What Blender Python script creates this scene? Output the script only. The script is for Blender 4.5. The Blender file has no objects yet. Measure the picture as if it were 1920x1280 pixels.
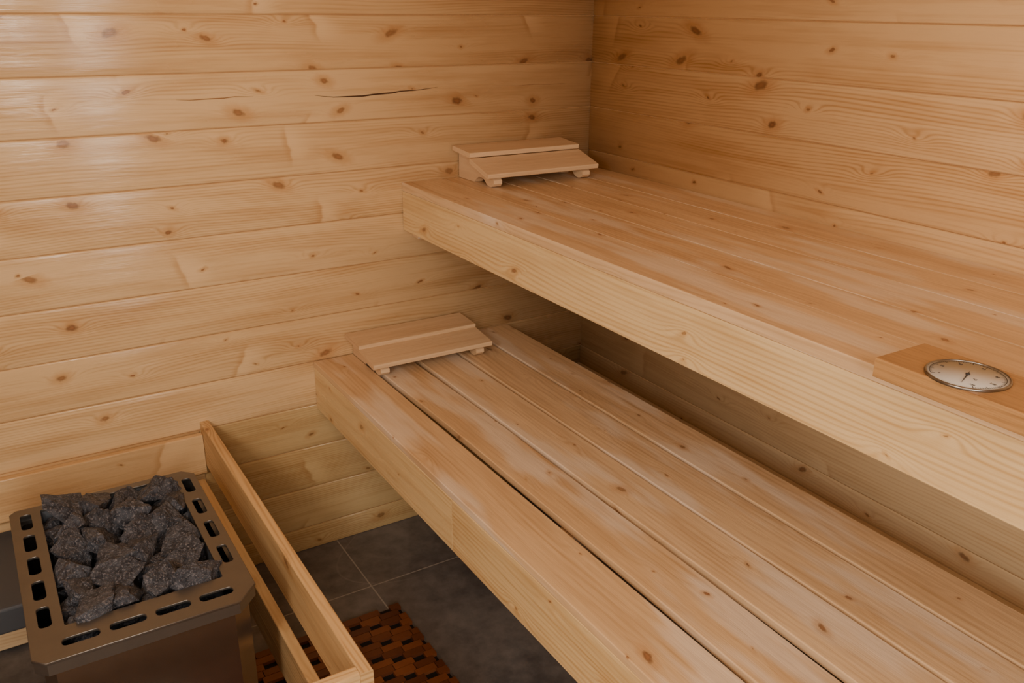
import bpy, bmesh, math, random
from mathutils import Vector, Matrix, noise
random.seed(7)
scene=bpy.context.scene
COL=scene.collection

# ------------------------------------------------------------------ helpers
def link(o,parent=None):
    COL.objects.link(o)
    if parent is not None: o.parent=parent
    return o
def empty(name,loc,label=None,category=None,group=None):
    e=bpy.data.objects.new(name,None); e.empty_display_size=.05; e.location=loc
    link(e)
    if label: e["label"]=label
    if category: e["category"]=category
    if group: e["group"]=group
    bpy.context.view_layer.update()
    return e
def child(o,parent):
    o.parent=parent
    o.matrix_parent_inverse=Matrix.Translation(parent.location).inverted()
    return o

class Builder:
    def __init__(s):
        s.bm=bmesh.new(); s.uv=s.bm.loops.layers.uv.new("UVMap"); s.c=s.bm.loops.layers.float_color.new("tint")
    def prism(s,prof,L0,L1,org,dL,dA,dB,tint=None,mat=0,seed=None,smooth=False,nseg=1,bow=None):
        """extrude profile (list of (a,b)) from L0 to L1 along dL; wood grain runs along dL.
        bow(L) gives a sideways offset along dA for slightly crooked boards"""
        org=Vector(org);dL=Vector(dL);dA=Vector(dA);dB=Vector(dB)
        r=random.Random(seed) if seed is not None else random
        uo=r.uniform(0,50); vo=r.uniform(0,50)
        if tint is None: tint=(0,0)
        col=(r.random(),tint[0],tint[1],1)
        n=len(prof)
        Ls=[L0+(L1-L0)*k/nseg for k in range(nseg+1)]
        rings=[[s.bm.verts.new(org+dL*L+dA*(a+(bow(L) if bow else 0))+dB*b) for a,b in prof] for L in Ls]
        per=[0]
        for i in range(n):
            a=prof[i];b=prof[(i+1)%n]; per.append(per[-1]+math.hypot(a[0]-b[0],a[1]-b[1]))
        fs=[]
        for k in range(nseg):
            A=rings[k];B=rings[k+1]
            for i in range(n):
                j=(i+1)%n
                f=s.bm.faces.new((A[i],A[j],B[j],B[i])); fs.append(f); f.smooth=smooth and i<n-1
                us=[(Ls[k],per[i]),(Ls[k],per[i+1]),(Ls[k+1],per[i+1]),(Ls[k+1],per[i])]
                for l,u in zip(f.loops,us): l[s.uv].uv=(u[0]+uo,u[1]+vo)
        for V,rev in ((rings[0],True),(rings[-1],False)):
            f=s.bm.faces.new(list(reversed(V)) if rev else V); fs.append(f)
            for l in f.loops:
                k=V.index(l.vert); l[s.uv].uv=(prof[k][0]*.35+uo+3,prof[k][1]+vo+3)
        for f in fs:
            f.material_index=mat
            for l in f.loops: l[s.c]=col
    def board(s,lo,hi,axis,r=.003,tint=None,mat=0,seed=None,seg=3,nseg=1,bow=None):
        lo=Vector(lo);hi=Vector(hi)
        ax='xyz'.index(axis); a,b=[i for i in range(3) if i!=ax]
        E=[Vector((1,0,0)),Vector((0,1,0)),Vector((0,0,1))]
        prof=rrect(lo[a],hi[a],lo[b],hi[b],r,seg)
        s.prism(prof,lo[ax],hi[ax],(0,0,0),E[ax],E[a],E[b],tint,mat,seed=seed,nseg=nseg,bow=bow)
    def obj(s,name,mats,parent=None):
        bmesh.ops.recalc_face_normals(s.bm,faces=s.bm.faces)
        me=bpy.data.meshes.new(name); s.bm.to_mesh(me); s.bm.free()
        for m in mats: me.materials.append(m)
        o=bpy.data.objects.new(name,me); COL.objects.link(o)
        if parent is not None: child(o,parent)
        return o
def rrect(a0,a1,b0,b1,r,seg=3):
    pts=[]
    for cx,cy,st in ((a0+r,b0+r,180),(a1-r,b0+r,270),(a1-r,b1-r,0),(a0+r,b1-r,90)):
        for i in range(seg+1):
            t=math.radians(st+90*i/seg); pts.append((cx+r*math.cos(t),cy+r*math.sin(t)))
    return pts

# ------------------------------------------------------------------ node helper
class NT:
    def __init__(s,name):
        s.m=bpy.data.materials.new(name); s.m.use_nodes=True; s.t=s.m.node_tree; s.t.nodes.clear()
        s.out=s.n('ShaderNodeOutputMaterial'); s.b=s.n('ShaderNodeBsdfPrincipled')
        s.t.links.new(s.b.outputs[0],s.out.inputs[0])
    def n(s,t,**k):
        x=s.t.nodes.new(t)
        for a,b in k.items(): setattr(x,a,b)
        return x
    def set(s,inp,v):
        if isinstance(v,bpy.types.NodeSocket): s.t.links.new(v,inp)
        elif isinstance(v,(tuple,list)) and len(v)==3 and inp.type=='RGBA': inp.default_value=(*v,1)
        else: inp.default_value=v
    def m_(s,op,a,b=None,c=None,clamp=False):
        x=s.n('ShaderNodeMath',operation=op,use_clamp=clamp)
        s.set(x.inputs[0],a)
        if b is not None: s.set(x.inputs[1],b)
        if c is not None: s.set(x.inputs[2],c)
        return x.outputs[0]
    def xyz(s,x,y,z=0.0):
        c=s.n('ShaderNodeCombineXYZ'); s.set(c.inputs[0],x);s.set(c.inputs[1],y);s.set(c.inputs[2],z); return c.outputs[0]
    def sep(s,v):
        c=s.n('ShaderNodeSeparateXYZ'); s.set(c.inputs[0],v); return c.outputs
    def noise(s,vec,scale=1,detail=2,rough=.5,dims='3D',dist=0):
        x=s.n('ShaderNodeTexNoise',noise_dimensions=dims); s.set(x.inputs['Vector'],vec)
        x.inputs['Scale'].default_value=scale;x.inputs['Detail'].default_value=detail;x.inputs['Roughness'].default_value=rough
        x.inputs['Distortion'].default_value=dist
        return x.outputs[0]
    def ss(s,v,lo,hi,a=0.0,b=1.0):
        x=s.n('ShaderNodeMapRange',interpolation_type='SMOOTHSTEP')
        s.set(x.inputs[0],v);s.set(x.inputs[1],lo);s.set(x.inputs[2],hi);s.set(x.inputs[3],a);s.set(x.inputs[4],b)
        return x.outputs[0]
    def mix(s,f,a,b,blend='MIX'):
        x=s.n('ShaderNodeMix',data_type='RGBA',blend_type=blend)
        s.set(x.inputs[0],f);s.set(x.inputs[6],a);s.set(x.inputs[7],b); return x.outputs[2]
    def bump(s,h,strength=.3,dist=.001):
        x=s.n('ShaderNodeBump'); x.inputs['Strength'].default_value=strength;x.inputs['Distance'].default_value=dist
        s.set(x.inputs['Height'],h); s.t.links.new(x.outputs[0],s.b.inputs['Normal'])

def wood(name,light,dark,ring=.5,freq=900,knot=.55,ks=1.0,rough=.42,bow=.02,fibre=.25,knotcol=(.17,.075,.032),blaze=0.0,worn=0.0,vary=.4,wcol=(.88,.75,.61)):
    t=NT(name)
    uvn=t.n('ShaderNodeUVMap',uv_map="UVMap").outputs[0]
    u,v,_=t.sep(uvn)
    at=t.n('ShaderNodeAttribute',attribute_name="tint")
    rnd,grn,drk=t.sep(at.outputs['Vector'])
    KU,KV=4.8,14.0
    U=t.m_('MULTIPLY',u,KU); V=t.m_('MULTIPLY',v,KV)
    vor=t.n('ShaderNodeTexVoronoi',voronoi_dimensions='2D'); t.set(vor.inputs['Vector'],t.xyz(U,V)); vor.inputs['Scale'].default_value=1
    px,py,_=t.sep(vor.outputs['Position']); cr,cg,cb=t.sep(vor.outputs['Color'])
    dx=t.m_('DIVIDE',t.m_('SUBTRACT',U,px),KU); dy=t.m_('DIVIDE',t.m_('SUBTRACT',V,py),KV)
    dx=t.m_('ADD',dx,t.m_('MULTIPLY',dy,t.m_('MULTIPLY_ADD',cb,2.4,-1.2)))
    en=t.m_('LESS_THAN',cr,knot)
    ex=t.m_('POWER',t.m_('DIVIDE',dx,.036),2.0); ey=t.m_('POWER',t.m_('DIVIDE',dy,.014),2.0)
    bowm=t.m_('MULTIPLY',t.m_('EXPONENT',t.m_('MULTIPLY',t.m_('ADD',ex,ey),-1.0)),en)
    n1=t.noise(t.xyz(t.m_('MULTIPLY',u,1.1),t.m_('MULTIPLY',v,7.0)),1,1.5,.45,'2D')
    F=t.m_('ADD',t.m_('ADD',v,t.m_('MULTIPLY',n1,.06)),t.m_('MULTIPLY',bowm,bow))
    s1=t.m_('SINE',t.m_('MULTIPLY',F,freq))
    s1=t.m_('POWER',t.m_('MULTIPLY_ADD',s1,.5,.5),2.2)
    amp=t.ss(t.noise(t.xyz(t.m_('MULTIPLY',u,.8),t.m_('MULTIPLY',v,14.0),3.3),1,2,.5),.36,.62,.1,1.0)
    fib=t.noise(t.xyz(t.m_('MULTIPLY',u,14.0),t.m_('MULTIPLY',v,520.0)),1,2,.6,'2D')
    blot=t.noise(t.xyz(t.m_('MULTIPLY',u,3.0),t.m_('MULTIPLY',v,20.0)),1,3,.55,'2D')
    strk=t.noise(t.xyz(t.m_('MULTIPLY',u,1.6),t.m_('MULTIPLY',v,75.0)),1,2,.55,'2D')
    g=t.m_('MULTIPLY',t.m_('MULTIPLY',s1,amp),ring)
    g=t.m_('ADD',g,t.m_('MULTIPLY',t.m_('SUBTRACT',fib,.5),fibre))
    g=t.m_('ADD',g,t.m_('MULTIPLY',t.m_('SUBTRACT',strk,.5),.85))
    g=t.m_('ADD',t.m_('ADD',g,.10),t.m_('MULTIPLY',t.m_('SUBTRACT',blot,.5),1.4),clamp=True)
    col=t.mix(g,light,dark)
    col=t.mix(t.m_('MULTIPLY',rnd,vary),col,t.mix(1.0,col,(.82,.73,.61),'MULTIPLY'))
    wob=t.noise(t.xyz(t.m_('MULTIPLY',u,90.),t.m_('MULTIPLY',v,90.)),1,2,.5,'2D')
    if blaze>0:
        KB=1.7
        U2=t.m_('ADD',t.m_('MULTIPLY',u,KB),17.3); V2=t.m_('MULTIPLY',v,7.5)
        vb=t.n('ShaderNodeTexVoronoi',voronoi_dimensions='2D'); t.set(vb.inputs['Vector'],t.xyz(U2,V2)); vb.inputs['Scale'].default_value=1
        bx,by,_=t.sep(vb.outputs['Position']); b1,b2,b3=t.sep(vb.outputs['Color'])
        ddx=t.m_('DIVIDE',t.m_('SUBTRACT',U2,bx),KB); ddy=t.m_('DIVIDE',t.m_('SUBTRACT',V2,by),7.5)
        sl=t.m_('MULTIPLY',ddy,t.m_('MULTIPLY_ADD',b2,1.4,-.7))
        q=t.m_('ADD',t.m_('ADD',ddx,sl),t.m_('MULTIPLY',t.m_('SUBTRACT',t.noise(t.xyz(t.m_('MULTIPLY',u,8.),t.m_('MULTIPLY',v,25.)),1,1,.5,'2D'),.5),.03))
        yf=t.m_('MULTIPLY',t.ss(t.m_('ABSOLUTE',ddy),.015,.060,1.0,0.0),t.m_('LESS_THAN',b1,.6))
        bl=t.m_('MULTIPLY',t.m_('MULTIPLY',t.ss(q,-.004,.006,0.0,1.0),t.ss(q,.010,.075,1.0,0.0)),yf)
        edge=t.m_('MULTIPLY',t.m_('MULTIPLY',t.ss(q,-.020,-.003,0.0,1.0),t.ss(q,-.003,.002,1.0,0.0)),yf)
        col=t.mix(t.m_('MULTIPLY',bl,blaze*.7),col,tuple(min(1,c*1.10) for c in light))
        col=t.mix(t.m_('MULTIPLY',edge,blaze*.45),col,tuple(c*k for c,k in zip(dark,(.95,.85,.8))))
    if worn>0:
        wn=t.ss(t.noise(t.xyz(t.m_('MULTIPLY',u,1.6),t.m_('MULTIPLY',v,9.0)),1,3,.6,'2D'),.49,.64,0.0,1.0)
        col=t.mix(t.m_('MULTIPLY',wn,worn),col,wcol)
    dk=t.m_('SQRT',t.m_('ADD',t.m_('MULTIPLY',t.m_('POWER',dx,2.0),.42),t.m_('POWER',dy,2.0)))
    dk=t.m_('ADD',dk,t.m_('MULTIPLY',t.m_('SUBTRACT',wob,.5),.0065))
    R=t.m_('MULTIPLY',t.m_('MULTIPLY_ADD',t.m_('POWER',cg,3.0),.0092,.0020),ks)
    halo=t.m_('MULTIPLY',t.ss(dk,R,t.m_('MULTIPLY',R,3.4),1.0,0.0),en)
    col=t.mix(t.m_('MULTIPLY',halo,.5),col,tuple(c*k for c,k in zip(dark,(1.0,.88,.78))))
    core=t.m_('MULTIPLY',t.ss(dk,t.m_('MULTIPLY',R,.45),t.m_('MULTIPLY',R,1.25),1.0,0.0),en)
    inner=t.ss(dk,0.0,t.m_('MULTIPLY',R,.9),0.0,1.0)
    kc=t.mix(inner,tuple(min(1,c*2.0) for c in knotcol),knotcol)
    kc=t.mix(t.m_('MULTIPLY',cr,.8),kc,tuple(c*.85 for c in dark))
    col=t.mix(t.m_('MULTIPLY',core,.9),col,kc)
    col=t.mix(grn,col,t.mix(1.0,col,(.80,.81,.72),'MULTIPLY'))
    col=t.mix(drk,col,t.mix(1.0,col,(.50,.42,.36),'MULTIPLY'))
    t.set(t.b.inputs['Base Color'],col)
    t.set(t.b.inputs['Roughness'],t.m_('MULTIPLY_ADD',blot,.25,rough-.12))
    t.b.inputs['Specular IOR Level'].default_value=.5
    h=t.m_('ADD',t.m_('MULTIPLY',fib,.3),t.m_('MULTIPLY',blot,3.0))
    t.bump(h,.5,.0018)
    return t.m

def plain(name,col,rough=.5,metal=0,bumpscale=None,bs=.2,bd=.001,var=0):
    t=NT(name)
    tc=t.n('ShaderNodeTexCoord').outputs['Object']
    if var:
        nn=t.noise(tc,25,4,.6)
        c=t.mix(nn,tuple(x*(1-var) for x in col),tuple(min(1,x*(1+var)) for x in col)); t.set(t.b.inputs['Base Color'],c)
    else: t.set(t.b.inputs['Base Color'],col)
    t.b.inputs['Roughness'].default_value=rough; t.b.inputs['Metallic'].default_value=metal
    if bumpscale: t.bump(t.noise(tc,bumpscale,4,.6),bs,bd)
    return t.m

M_wall=wood("pine_wall_boards",(.84,.61,.35),(.57,.335,.145),ring=.5,knot=.60,rough=.24,blaze=1.0,vary=.5)
M_wallR=wood("pine_wall_boards_strong_grain",(.91,.66,.38),(.62,.36,.15),ring=.65,freq=760,knot=.60,ks=1.1,rough=.38,bow=.022,blaze=.8,vary=.4)
M_low=wood("pine_wall_boards_brightened",(.92,.73,.47),(.72,.49,.26),ring=.5,freq=760,knot=.45,ks=1.0,rough=.5,bow=.022,blaze=.8)  # paler copy of the wall pine, colour brightened to offset shade low down
M_bench=wood("spruce_bench",(.83,.61,.385),(.57,.365,.19),ring=.4,freq=520,knot=.55,ks=.75,rough=.36,worn=.72,vary=.6)
M_fascia=wood("pine_bench_front",(.87,.665,.37),(.63,.40,.17),ring=.6,freq=620,knot=.70,ks=.9,rough=.28)
M_head=wood("alder_headrest",(.77,.56,.355),(.62,.415,.235),ring=.3,freq=700,knot=.0,rough=.5)
M_guard=wood("pine_guard",(.80,.56,.29),(.51,.29,.115),ring=.8,freq=600,knot=.25,rough=.40)
M_therm=wood("thermometer_wood",(.54,.31,.13),(.34,.18,.07),ring=.6,freq=900,knot=0,rough=.4,fibre=1.3)
M_dark=plain("dark_crack",(.07,.03,.012),.9)
M_faint=plain("faint_crack",(.30,.15,.06),.9)
M_back=plain("dark_gap_backing",(.44,.26,.12),.9)
M_steel=plain("brown_grey_steel",(.185,.175,.165),.36,.8,60,.08,.0005,.12)
M_body=plain("heater_body_steel",(.25,.20,.16),.24,.9,40,.05,.0005,.15)
M_black=plain("black_cavity",(.008,.008,.009),.8)
M_grey=plain("blue_grey_sheet",(.09,.10,.12),.6,.3)
M_chrome=plain("dull_metal_rim",(.30,.285,.27),.34,1)
M_dial=plain("dial_face",(.62,.60,.56),.4,0)
M_ink=plain("dial_ink",(.04,.04,.045),.5)

# ------------------------------------------------------------------ dimensions
XW=1.563; YW=2.10; XL=-.75; YN=-.95; H=2.15
SEAM0=1.302; P=.123
def wallprof(z0,z1,g=.0005,r=.0036,crown=.0020):
    a0=z0+g; a1=z1-g; w=a1-a0
    pts=[(a0,-.015),(a0,-r-crown)]
    for i in range(1,4):
        t=math.radians(90*i/3); pts.append((a0+r-r*math.cos(t), -r-crown+r*math.sin(t)))
    for i in range(1,8):
        q=i/8; a=a0+r+(w-2*r)*q; pts.append((a,-crown*(2*q-1)**2))
    for i in range(0,4):
        t=math.radians(90*i/3); pts.append((a1-r+r*math.sin(t), -r-crown+r*math.cos(t)))
    pts.append((a1,-.015))
    return pts
zs=[SEAM0+P*k for k in range(-11,8)]
rows=[]
for k in range(len(zs)-1):
    a=max(zs[k],0.0); b=min(zs[k+1],H)
    if b-a>.025: rows.append((a,b))
BK=.0046
def wall_x(name,y,sgn,x0,x1,special=False,mat=None):
    B=Builder()
    for i,(a,b) in enumerate(rows):
        pieces=[(x0,x1,(0,0))]
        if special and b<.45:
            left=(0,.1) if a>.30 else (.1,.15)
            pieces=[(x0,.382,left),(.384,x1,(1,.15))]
        for p0,p1,tn in pieces:
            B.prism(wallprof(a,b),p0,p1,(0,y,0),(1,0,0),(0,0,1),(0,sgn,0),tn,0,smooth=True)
    B.board((x0,min(y-sgn*.03,y-sgn*BK),0),(x1,max(y-sgn*.03,y-sgn*BK),H),'x',.001,mat=1)
    o=B.obj(name,[mat or M_wall,M_back]); o["kind"]="structure"; return o
def wall_y(name,x,sgn,y0,y1,mat=None):
    B=Builder()
    for i,(a,b) in enumerate(rows):
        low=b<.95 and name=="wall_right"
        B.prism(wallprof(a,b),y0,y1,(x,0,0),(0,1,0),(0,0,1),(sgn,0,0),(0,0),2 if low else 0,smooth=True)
    B.board((min(x-sgn*.03,x-sgn*BK),y0,0),(max(x-sgn*.03,x-sgn*BK),y1,H),'y',.001,mat=1)
    o=B.obj(name,[mat or M_wall,M_back,M_low]); o["kind"]="structure"; return o
wb=wall_x("wall_back",YW,-1,XL-.02,XW+.02,True)
wr=wall_y("wall_right",XW,-1,YN,YW+.001,M_wallR)
wl=wall_y("wall_left",XL,1,YN,YW)
wf=wall_x("wall_front",YN,1,XL-.02,XW+.02)
B=Builder(); B.board((XW-.028,YN+.001,.300),(XW-.0005,YW-.001,.385),'y',.003,(.0,0)); tr=B.obj("trim_1",[M_low]); tr["kind"]="structure"
B=Builder(); B.board((XL+.001,YW-.045,.012),(.33,YW-.0005,.125),'x',.003,(.0,0)); tr=B.obj("trim_2",[M_low]); tr["kind"]="structure"
B=Builder()
x=XL-.02
while x<XW+.02:
    B.board((x+.001,YN-.02,H),(min(x+.12,XW+.02),YW+.02,H+.02),'y',.003); x+=.122
c=B.obj("ceiling",[M_wall]); c["kind"]="structure"
def px2wall(px,py):
    u=px-960;v=py-640
    X=.851*u-.180*v+812.8;Y=-.525*u-.308*v+1306.1;Z=.0095*u-.934*v-588.0
    return (X/Y*YW, Z/Y*YW+1.449)
def crack(pts,w,mat):
    bm=bmesh.new(); up=[];dn=[]
    n=len(pts)
    for i,(x,z) in enumerate(pts):
        ww=w*math.sin(math.pi*min(1,max(0,(i+.15)/(n-.7))))+.0002
        up.append(bm.verts.new((x,YW-.0006,z+ww/2))); dn.append(bm.verts.new((x,YW-.0006,z-ww/2)))
    for i in range(n-1): bm.faces.new((up[i],dn[i],dn[i+1],up[i+1]))
    me=bpy.data.meshes.new("crack"); bm.to_mesh(me); bm.free(); me.materials.append(mat)
    o=bpy.data.objects.new("crack",me); COL.objects.link(o); o.parent=wb
crack([px2wall(*p) for p in ((590,179),(625,182),(650,181),(680,180),(700,177),(735,174),(750,171),(790,168),(820,163))],.0036,M_dark)
crack([px2wall(*p) for p in ((330,187),(355,188),(380,186),(420,184),(440,181),(475,181))],.0020,M_faint)
crack([px2wall(*p) for p in ((925,161),(970,161),(1000,158),(1030,158),(1060,156))],.0018,M_faint)

# ------------------------------------------------------------------ floor
t=NT("slate_floor")
tc=t.n('ShaderNodeTexCoord').outputs['Object']
n1=t.noise(tc,3.0,6,.6); n2=t.noise(tc,22,5,.65)
col=t.mix(t.ss(t.m_('MULTIPLY_ADD',n1,.6,t.m_('MULTIPLY',n2,.4)),.32,.68),(.080,.075,.078),(.225,.21,.205))
nv=t.noise(tc,1.1,1,.4)
vein=t.m_('MULTIPLY',t.ss(t.m_('ABSOLUTE',t.m_('SUBTRACT',nv,.5)),.0004,.0022,1,0),t.ss(t.noise(tc,3.2,1),.40,.60,0,1))
col=t.mix(t.m_('MULTIPLY',vein,.25),col,(.42,.40,.37))
X,Y,Z=t.sep(tc)
def line(c,off,per,w):
    a=t.m_('ABSOLUTE',t.m_('SUBTRACT',t.m_('FLOORED_MODULO',t.m_('SUBTRACT',c,off-per/2),per),per/2))
    return t.m_('LESS_THAN',a,w)
gl=t.m_('MAXIMUM',line(Y,1.853,.6,.0018),line(X,.72,.6,.0018))
col=t.mix(t.m_('MULTIPLY',gl,.65),col,(.50,.47,.43))
t.set(t.b.inputs['Base Color'],col); t.b.inputs['Roughness'].default_value=.42
t.bump(n2,.15,.001)
bm=bmesh.new(); bmesh.ops.create_cube(bm,size=1,matrix=Matrix.Translation(((XL+XW)/2,(YN+YW)/2,-.02))@Matrix.Diagonal((XW-XL+.06,YW-YN+.06,.04,1)))
me=bpy.data.meshes.new("floor"); bm.to_mesh(me); bm.free(); me.materials.append(t.m)
fl=bpy.data.objects.new("floor",me); COL.objects.link(fl); fl["kind"]="structure"

# ------------------------------------------------------------------ benches
def bench(x0,n,ztop,fz,x_end,label,cleat_x1,gaps,th,bows,r=.0026,joint=None,ymin=YN+.0005):
    e=empty("sauna_bench",(x0+.3,.6,0),label,"bench",None)
    y1=YW-.0005
    B=Builder()
    pitch=(x_end-x0)/n
    for i in range(n):
        a=x0+i*pitch+(0 if i==0 else gaps[i-1]/2); b=x0+(i+1)*pitch-(gaps[i]/2 if i<n-1 else 0)
        am=bows[i]
        f=(lambda L,am=am,i=i: am*math.sin(L*3.9+i*1.7+.9)+am*.4*math.sin(L*8.1+i)) if am else None
        dz=(0,-.0010,-.0014,-.0020,-.0024)[i]
        B.board((a,ymin,ztop-th+dz),(b,y1,ztop+dz),'y',r,(0,0),nseg=36 if am else 1,bow=f)
    B.obj("seat",[M_bench],e)
    zt=ztop-th-.0026
    B=Builder()
    if joint:
        B.board((x0,ymin,fz),(x0+.024,joint-.0008,zt+.0022),'y',.0015,(0,0))
        B.board((x0,joint+.0008,fz),(x0+.024,y1,zt+.0022),'y',.0015,(0,0))
    else: B.board((x0,ymin,fz),(x0+.024,y1,zt+.0022),'y',.0015,(0,0))
    B.obj("front_board",[M_fascia],e)
    for yy in (y1-.035,ymin):
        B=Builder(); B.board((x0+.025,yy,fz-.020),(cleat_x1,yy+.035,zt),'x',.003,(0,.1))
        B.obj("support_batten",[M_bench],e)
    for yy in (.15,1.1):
        B=Builder(); B.board((x0+.025,yy,ztop-.085),(cleat_x1,yy+.04,zt),'x',.003,(0,.9))  # beams tinted dark: shade under the seat put into the colour
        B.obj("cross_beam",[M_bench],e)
    return e
ub=bench(.963,5,1.015,.888,XW-.001,"wide slatted upper spruce sauna bench with pale front board",XW-.001,[.0036,.0038,.0036,.0036],.022,[0,.0003,.0003,.0003,0],.0016)
lb=bench(.690,5,.565,.430,1.290,"wide slatted lower spruce sauna bench with pale front board",1.285,[.0165,.0135,.0080,.0080],.0165,[0,.0030,.0012,.0008,0],.0022,1.325)

# ------------------------------------------------------------------ headrests
def headrest(xc,zb,label,k):
    y=YW-.001; L=.345; T=.013
    e=empty("headrest",(xc,y-.1,zb),label,"headrest","wooden sauna headrests")
    for s in (-1,1):
        xx=xc+s*(L/2-.034)
        prof=[(0,0),(0,.070*k),(-.095,.060*k),(-.097,.050*k),(-.175,.025),(-.184,.019),(-.185,.010),(-.178,.003),(-.168,0),(-.155,.001),(-.146,.006),(-.136,.014),(-.122,.018),(-.105,.016),(-.092,.008),(-.084,0)]
        B=Builder()
        B.prism(prof,xx-.012,xx+.012,(0,y,zb),(1,0,0),(0,1,0),(0,0,1),(0,0))
        B.obj("support",[M_head],e)
    for (ya,za,yb,zb2) in ((-.004,.0705*k,-.0985,.0625*k),(-.0945,.0505*k,-.190,.0245)):
        d=Vector((0,yb-ya,zb2-za)); w=d.length; d.normalize(); nrm=Vector((0,-d.z,d.y))
        if nrm.z<0: nrm=-nrm
        B=Builder()
        B.prism(rrect(0,w,0.0,T,.003),xc-L/2,xc+L/2,(0,y+ya,zb+za),(1,0,0),d,nrm,(0,0))
        B.obj("slat",[M_head],e)
    return e
headrest(1.283,1.0150,"pale wooden slatted headrest on the upper bench",1.04)
headrest(.952,.5650,"pale wooden slatted headrest on the lower bench",.74)

# ------------------------------------------------------------------ thermometer
tz=1.0152
te=empty("thermometer",(.98,.5,tz),"round metal-rimmed sauna thermometer on a brown wooden board","thermometer")
B=Builder(); B.board((.928,.33,tz),(1.030,.628,tz+.026),'y',.0025); B.obj("mounting_board",[M_therm],te)
dc=Vector((.972,.533,tz+.026)); R=.0475
def lathe(name,prof,mat,parent,center,seg=64):
    bm=bmesh.new(); rings=[]
    for r,z in prof:
        if r<1e-6: rings.append([bm.verts.new(center+Vector((0,0,z)))])
        else: rings.append([bm.verts.new(center+Vector((r*math.cos(2*math.pi*i/seg),r*math.sin(2*math.pi*i/seg),z))) for i in range(seg)])
    for a,b in zip(rings[:-1],rings[1:]):
        for i in range(seg):
            j=(i+1)%seg
            if len(a)==1: bm.faces.new((a[0],b[i],b[j]))
            elif len(b)==1: bm.faces.new((a[i],a[j],b[0]))
            else: bm.faces.new((a[i],a[j],b[j],b[i]))
    bmesh.ops.recalc_face_normals(bm,faces=bm.faces)
    for f in bm.faces: f.smooth=True
    me=bpy.data.meshes.new(name); bm.to_mesh(me); bm.free(); me.materials.append(mat)
    o=bpy.data.objects.new(name,me); COL.objects.link(o)
    if parent: child(o,parent)
    return o
lathe("rim",[(R,0),(R+.0005,.0015),(R,.0028),(R-.0008,.0035),(R-.0017,.0034),(R-.0022,.0028),(R-.0022,.001)],M_chrome,te,dc)
lathe("dial",[(R-.0020,.0003),(R-.0020,.0024),(0,.0024)],M_dial,te,dc)
def flatpoly(name,pts,z,th,mat,parent):
    bm=bmesh.new(); vs=[bm.verts.new((x,y,z)) for x,y in pts]; f=bm.faces.new(vs)
    r=bmesh.ops.extrude_face_region(bm,geom=[f])
    for g in r['geom']:
        if isinstance(g,bmesh.types.BMVert): g.co.z+=th
    bmesh.ops.recalc_face_normals(bm,faces=bm.faces)
    me=bpy.data.meshes.new(name); bm.to_mesh(me); bm.free(); me.materials.append(mat)
    o=bpy.data.objects.new(name,me); COL.objects.link(o); child(o,parent); return o
def dirpt(ang,r):
    return (dc.x+r*math.cos(ang), dc.y-r*math.sin(ang))
a=math.radians(160)
tip=dirpt(a,.033); tail=dirpt(a+math.pi,.010); s1=dirpt(a+math.pi/2,.0011); s2=dirpt(a-math.pi/2,.0011)
flatpoly("needle",[tip,s1,tail,s2],dc.z+.0030,.0005,M_ink,te)
lathe("needle_hub",[(.0026,.0025),(.0026,.0040),(0,.0043)],M_ink,te,dc,24)
bm=bmesh.new()
def quadstrip(p,q,w):
    p=Vector((*p,0));q=Vector((*q,0)); d=(q-p).normalized(); n=Vector((-d.y,d.x,0))*w
    bm.faces.new([bm.verts.new(Vector((k.x,k.y,dc.z+.0026))) for k in (p+n,q+n,q-n,p-n)])
for i in range(73):
    an=math.radians(-140+280*i/72); lng=.0048 if i%6==0 else .0026; w=.00045 if i%6==0 else .00028
    quadstrip(dirpt(an,.0418),dirpt(an,.0418-lng),w)
for i in range(60):
    a0=math.radians(-140+280*i/60);a1=math.radians(-140+280*(i+1)/60)
    quadstrip(dirpt(a0,.0420),dirpt(a1,.0420),.00035)
me=bpy.data.meshes.new("scale_marks"); bm.to_mesh(me); bm.free(); me.materials.append(M_ink)
o=bpy.data.objects.new("scale_marks",me); COL.objects.link(o); child(o,te)
def text(s,pos,size,name="scale_number"):
    cu=bpy.data.curves.new(name,'FONT'); cu.body=s; cu.size=size; cu.align_x='CENTER'; cu.align_y='CENTER'; cu.extrude=.0001
    o=bpy.data.objects.new(name,cu); COL.objects.link(o)
    me=bpy.data.meshes.new_from_object(o); bpy.data.objects.remove(o)
    me.materials.clear(); me.materials.append(M_ink)
    o=bpy.data.objects.new(name,me)
    M=Matrix(((0,1,0,pos[0]),(-1,0,0,pos[1]),(0,0,1,dc.z+.0027),(0,0,0,1)))
    me.transform(M); COL.objects.link(o); child(o,te); return o
for i,s in enumerate(("0","20","40","60","80","100","120")):
    text(s,dirpt(math.radians(-140+280*i/6),.0325),.0050)
text("°C",dirpt(math.radians(120),.016),.006,"unit_mark")

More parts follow.
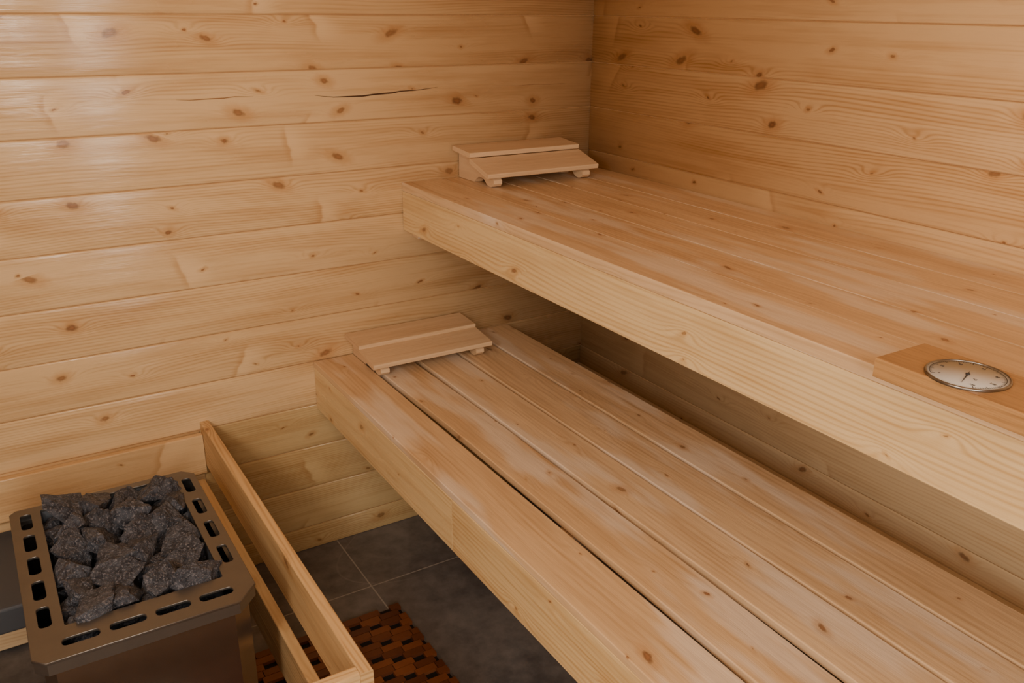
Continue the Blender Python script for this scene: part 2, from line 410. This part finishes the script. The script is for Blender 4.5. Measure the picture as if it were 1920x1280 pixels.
# ------------------------------------------------------------------ heater
hx0,hx1,hy0,hy1,hz=-.050,.300,1.292,1.800,.500
he=empty("sauna_heater",((hx0+hx1)/2,(hy0+hy1)/2,0),"brown-grey metal electric sauna heater with slotted top frame full of stones","heater")
def chamf(x0,x1,y0,y1,c):
    return [(x0+c*.5,y0),(x1-c,y0),(x1,y0+c),(x1,y1-c*.6),(x1-c*.6,y1),(x0+c*.3,y1),(x0,y1-c*.3),(x0,y0+c*.5)]
def slot(cx,cy,w,h):
    r=min(w,h)/2*.8; return rrect(cx-w/2,cx+w/2,cy-h/2,cy+h/2,r,4)
cu=bpy.data.curves.new("c",'CURVE'); cu.dimensions='2D'; cu.fill_mode='BOTH'; cu.extrude=.0015; cu.bevel_depth=.0012; cu.bevel_resolution=2
def spl(pts):
    s=cu.splines.new('POLY'); s.points.add(len(pts)-1)
    for p,q in zip(s.points,pts): p.co=(q[0],q[1],0,1)
    s.use_cyclic_u=True
ix0,ix1,iy0,iy1=.002,.258,1.374,1.782
spl(chamf(hx0,hx1,hy0,hy1,.036))
spl(rrect(ix0,ix1,iy0,iy1,.005,3))
for i in range(5): spl(slot(-.024,1.415+i*.083,.022,.062))
for i in range(4): spl(slot(.279,1.445+i*.096,.020,.064))
for i in range(4): spl(slot(.022+i*.071,1.331,.058,.022))
tmp=bpy.data.objects.new("c",cu); COL.objects.link(tmp)
bpy.context.view_layer.update()
dg=bpy.context.evaluated_depsgraph_get()
me=bpy.data.meshes.new_from_object(tmp.evaluated_get(dg)); bpy.data.objects.remove(tmp)
me.transform(Matrix.Translation((0,0,hz-.003))); me.materials.clear(); me.materials.append(M_steel)
o=bpy.data.objects.new("top_frame",me); COL.objects.link(o); child(o,he)
def loft(name,rings,mat,parent,cap0=False,cap1=False):
    bm=bmesh.new(); R_=[[bm.verts.new((x,y,z)) for x,y in pts] for pts,z in rings]
    for a,b in zip(R_[:-1],R_[1:]):
        n=len(a)
        for i in range(n): bm.faces.new((a[i],a[(i+1)%n],b[(i+1)%n],b[i]))
    if cap0: bm.faces.new(R_[0])
    if cap1: bm.faces.new(R_[-1])
    bmesh.ops.recalc_face_normals(bm,faces=bm.faces)
    me=bpy.data.meshes.new(name); bm.to_mesh(me); bm.free(); me.materials.append(mat)
    o=bpy.data.objects.new(name,me); COL.objects.link(o); child(o,parent); return o
loft("frame_skirt",[(chamf(hx0+.0005,hx1-.0005,hy0+.0005,hy1-.0005,.036),hz-.004),(chamf(hx0+.0005,hx1-.0005,hy0+.0005,hy1-.0005,.036),hz-.026),
     (chamf(hx0+.012,hx1-.012,hy0+.012,hy1-.012,.032),hz-.028),(chamf(hx0+.003,hx1-.003,hy0+.003,hy1-.003,.035),hz-.025),(chamf(hx0+.003,hx1-.003,hy0+.003,hy1-.003,.035),hz-.005)],M_steel,he)
loft("body",[(chamf(hx0+.012,hx1-.012,hy0+.012,hy1-.012,.032),.10),(chamf(hx0+.012,hx1-.012,hy0+.012,hy1-.012,.032),hz-.028)],M_body,he,True)
loft("stone_basket",[(rrect(ix0,ix1,iy0,iy1,.008,3),hz-.004),(rrect(ix0+.003,ix1-.003,iy0+.003,iy1-.003,.008,3),hz-.075)],M_grey,he,False,True)
for x in (hx0+.05,hx1-.05):
    for y in (hy0+.06,hy1-.06):
        loft("leg",[(rrect(x-.014,x+.014,y-.014,y+.014,.004,2),.0),(rrect(x-.014,x+.014,y-.014,y+.014,.004,2),.101)],M_steel,he,True,True)
B=Builder(); B.board((-.12,hy1-.02,.240),(.03,YW-.001,.30),'x',.006); B.obj("wall_bracket",[M_grey],he)

# stones
t=NT("sauna_stone")
oi=t.n('ShaderNodeObjectInfo').outputs['Random']
tc=t.n('ShaderNodeTexCoord').outputs['Object']
n1=t.noise(tc,60,6,.72); sp=t.noise(tc,260,3,.8)
c1=t.mix(t.ss(n1,.35,.65),(.026,.031,.045),(.115,.128,.162))
c1=t.mix(t.m_('MULTIPLY',t.ss(sp,.54,.62,0,1),.6),c1,(.44,.44,.49))
c1=t.mix(t.m_('MULTIPLY',oi,.25),c1,(.035,.032,.040))
t.set(t.b.inputs['Base Color'],c1); t.b.inputs['Roughness'].default_value=.5
t.bump(t.m_('ADD',n1,t.m_('MULTIPLY',sp,.5)),1.0,.009)
M_stone=t.m
def rock_mesh(seed,s):
    r=random.Random(seed); bm=bmesh.new()
    for i in range(12):
        v=Vector((r.gauss(0,1),r.gauss(0,1),r.gauss(0,1))).normalized()
        m=max(abs(v.x),abs(v.y),abs(v.z)); v=v.lerp(v/m,.4)
        bm.verts.new(Vector((v.x*s[0],v.y*s[1],v.z*s[2]))*r.uniform(.85,1.15))
    h=bmesh.ops.convex_hull(bm,input=bm.verts)
    for g in h['geom_interior']:
        if isinstance(g,bmesh.types.BMVert) and g.is_valid: bm.verts.remove(g)
    bmesh.ops.triangulate(bm,faces=bm.faces)
    bmesh.ops.subdivide_edges(bm,edges=bm.edges,cuts=5,use_grid_fill=True)
    for v in bm.verts:
        d=v.co.normalized(); p=v.co*90+Vector((seed*3.1,0,0))
        v.co+=d*(noise.fractal(p,.8,2.2,4)*.0036+noise.noise(v.co*45+Vector((seed,0,0)))*.0035)
    bmesh.ops.recalc_face_normals(bm,faces=bm.faces)
    me=bpy.data.meshes.new("stone"); bm.to_mesh(me); bm.free(); me.materials.append(M_stone); return me
k=0
def stone(x,y,z,s):
    global k
    me=rock_mesh(k+11,(random.uniform(1.0,1.25)*s,random.uniform(.9,1.1)*s,random.uniform(.55,.75)*s))
    o=bpy.data.objects.new("sauna_stone",me); COL.objects.link(o); o.location=(x,y,z)
    o.rotation_euler=(random.uniform(-.45,.45),random.uniform(-.45,.45),random.uniform(0,6.28))
    o["label"]="dark blue-grey rough sauna stone piled in the heater"; o["category"]="stone"; o["group"]="sauna stones in the heater"; k+=1
for layer,(nx,ny,z,s) in enumerate(((4,7,.466,.036),(4,6,.492,.040))):
    for i in range(nx):
        for j in range(ny):
            m=(.028,.040)[layer]
            x=ix0+m+(ix1-ix0-2*m)*i/(nx-1)+random.uniform(-.005,.005)
            y=iy0+m+(iy1-iy0-2*m)*j/(ny-1)+random.uniform(-.007,.007)
            stone(x,y,z+random.uniform(-.007,.008),s*random.uniform(.88,1.12))

# ------------------------------------------------------------------ heater guard
gx=.385
ge=empty("heater_guard",(gx,1.08,0),"pine rail fence around the sauna heater","fence")
B=Builder(); B.board((gx,1.060,.348),(gx+.022,YW-.001,.465),'y',.003,(0,0)); B.obj("side_rail",[M_guard],ge)
B=Builder(); B.board((gx-.030,1.086,.200),(gx-.008,YW-.021,.316),'y',.003,(0,.0)); B.obj("side_rail",[M_guard],ge)
B=Builder(); B.board((XL+.004,1.061,.348),(gx-.0005,1.083,.465),'x',.003,(0,0)); B.obj("front_rail",[M_guard],ge)
B=Builder(); B.board((XL+.004,1.061,.195),(gx-.0005,1.083,.315),'x',.003,(0,.1)); B.obj("front_rail",[M_guard],ge)
B=Builder(); B.board((gx,1.061,0),(gx+.022,1.100,.3475),'z',.003,(0,.0)); B.obj("corner_post",[M_guard],ge)
B=Builder(); B.board((XL+.004,YW-.020,.330),(gx-.001,YW-.0005,.437),'x',.003,(0,0)); B.obj("wall_rail",[M_wall],ge)

# ------------------------------------------------------------------ floor mat (wooden block duckboard)
t=NT("mat_blocks")
g=t.n('ShaderNodeNewGeometry').outputs['Random Per Island']
tc=t.n('ShaderNodeTexCoord').outputs['Object']
c=t.mix(g,(.11,.034,.016),(.30,.10,.036)); c=t.mix(t.m_('MULTIPLY',t.noise(tc,60,3),.4),c,(.08,.026,.012))
t.set(t.b.inputs['Base Color'],c); t.b.inputs['Roughness'].default_value=.4
M_mat=t.m
mx0,mx1,my0,my1=.20,.745,.70,1.74
me_=empty("floor_mat",((mx0+mx1)/2,(my0+my1)/2,0),"reddish-brown wooden block mat with black gaps on the stone floor","mat")
bm=bmesh.new(); row=0; y=my1
def blk(x0,x1,y0,y1,z0,z1,r=.0010):
    prof=rrect(x0,x1,y0,y1,r,1)
    A=[bm.verts.new((a,b,z0)) for a,b in prof]; C=[bm.verts.new((a,b,z1)) for a,b in prof]
    n=len(prof)
    for i in range(n): bm.faces.new((A[i],A[(i+1)%n],C[(i+1)%n],C[i]))
    bm.faces.new(C); bm.faces.new(list(reversed(A)))
while y-.024>my0:
    x=mx0-(row*5%3)*.044-.010
    kk=0
    while x<mx1:
        ln=.050
        a=max(x,mx0); b=min(x+ln,mx1)
        if b-a>.004: blk(a,b,y-.0205,y,.003,.012)
        x+=ln+(.030 if kk%2==1 else .002); kk+=1
    y-=.0222; row+=1
bmesh.ops.recalc_face_normals(bm,faces=bm.faces)
me=bpy.data.meshes.new("blocks"); bm.to_mesh(me); bm.free(); me.materials.append(M_mat)
o=bpy.data.objects.new("blocks",me); COL.objects.link(o); child(o,me_)
B=Builder(); B.board((mx0+.002,my0+.002,.0),(mx1-.002,my1-.002,.0035),'x',.001); B.obj("backing",[M_black],me_)

# ------------------------------------------------------------------ lights
def area(name,loc,target,sx,sy,e,col):
    L=bpy.data.lights.new(name,'AREA'); L.shape='RECTANGLE'; L.size=sx; L.size_y=sy; L.energy=e; L.color=col
    o=bpy.data.objects.new(name,L); COL.objects.link(o); o.location=loc
    o.rotation_euler=(Vector(target)-Vector(loc)).to_track_quat('-Z','Y').to_euler(); return o
area("door_light",(-.05,-.90,1.20),(.35,1.9,.85),.55,1.6,33,(1,.90,.77))
area("side_fill",(-.70,.25,1.60),(1.5,1.5,.98),.35,.45,18,(1,.88,.74))  # added fill from the left, brightens the right wall and bench recess
w=bpy.data.worlds.new("World"); scene.world=w; w.use_nodes=True
w.node_tree.nodes['Background'].inputs[0].default_value=(.8,.7,.6,1); w.node_tree.nodes['Background'].inputs[1].default_value=.1

# ------------------------------------------------------------------ camera
cam=bpy.data.cameras.new("camera"); co=bpy.data.objects.new("camera",cam); COL.objects.link(co)
cam.sensor_width=36; cam.lens=1647/1920*36; cam.clip_start=.01
f=Vector((.4935,.793,-.357)).normalized(); r=Vector((.851,-.525,.0095)); r=(r-f*r.dot(f)).normalized(); up=r.cross(f)
M=Matrix((( r.x,up.x,-f.x,0),(r.y,up.y,-f.y,0),(r.z,up.z,-f.z,1.449),(0,0,0,1)))
co.matrix_world=M
scene.camera=co
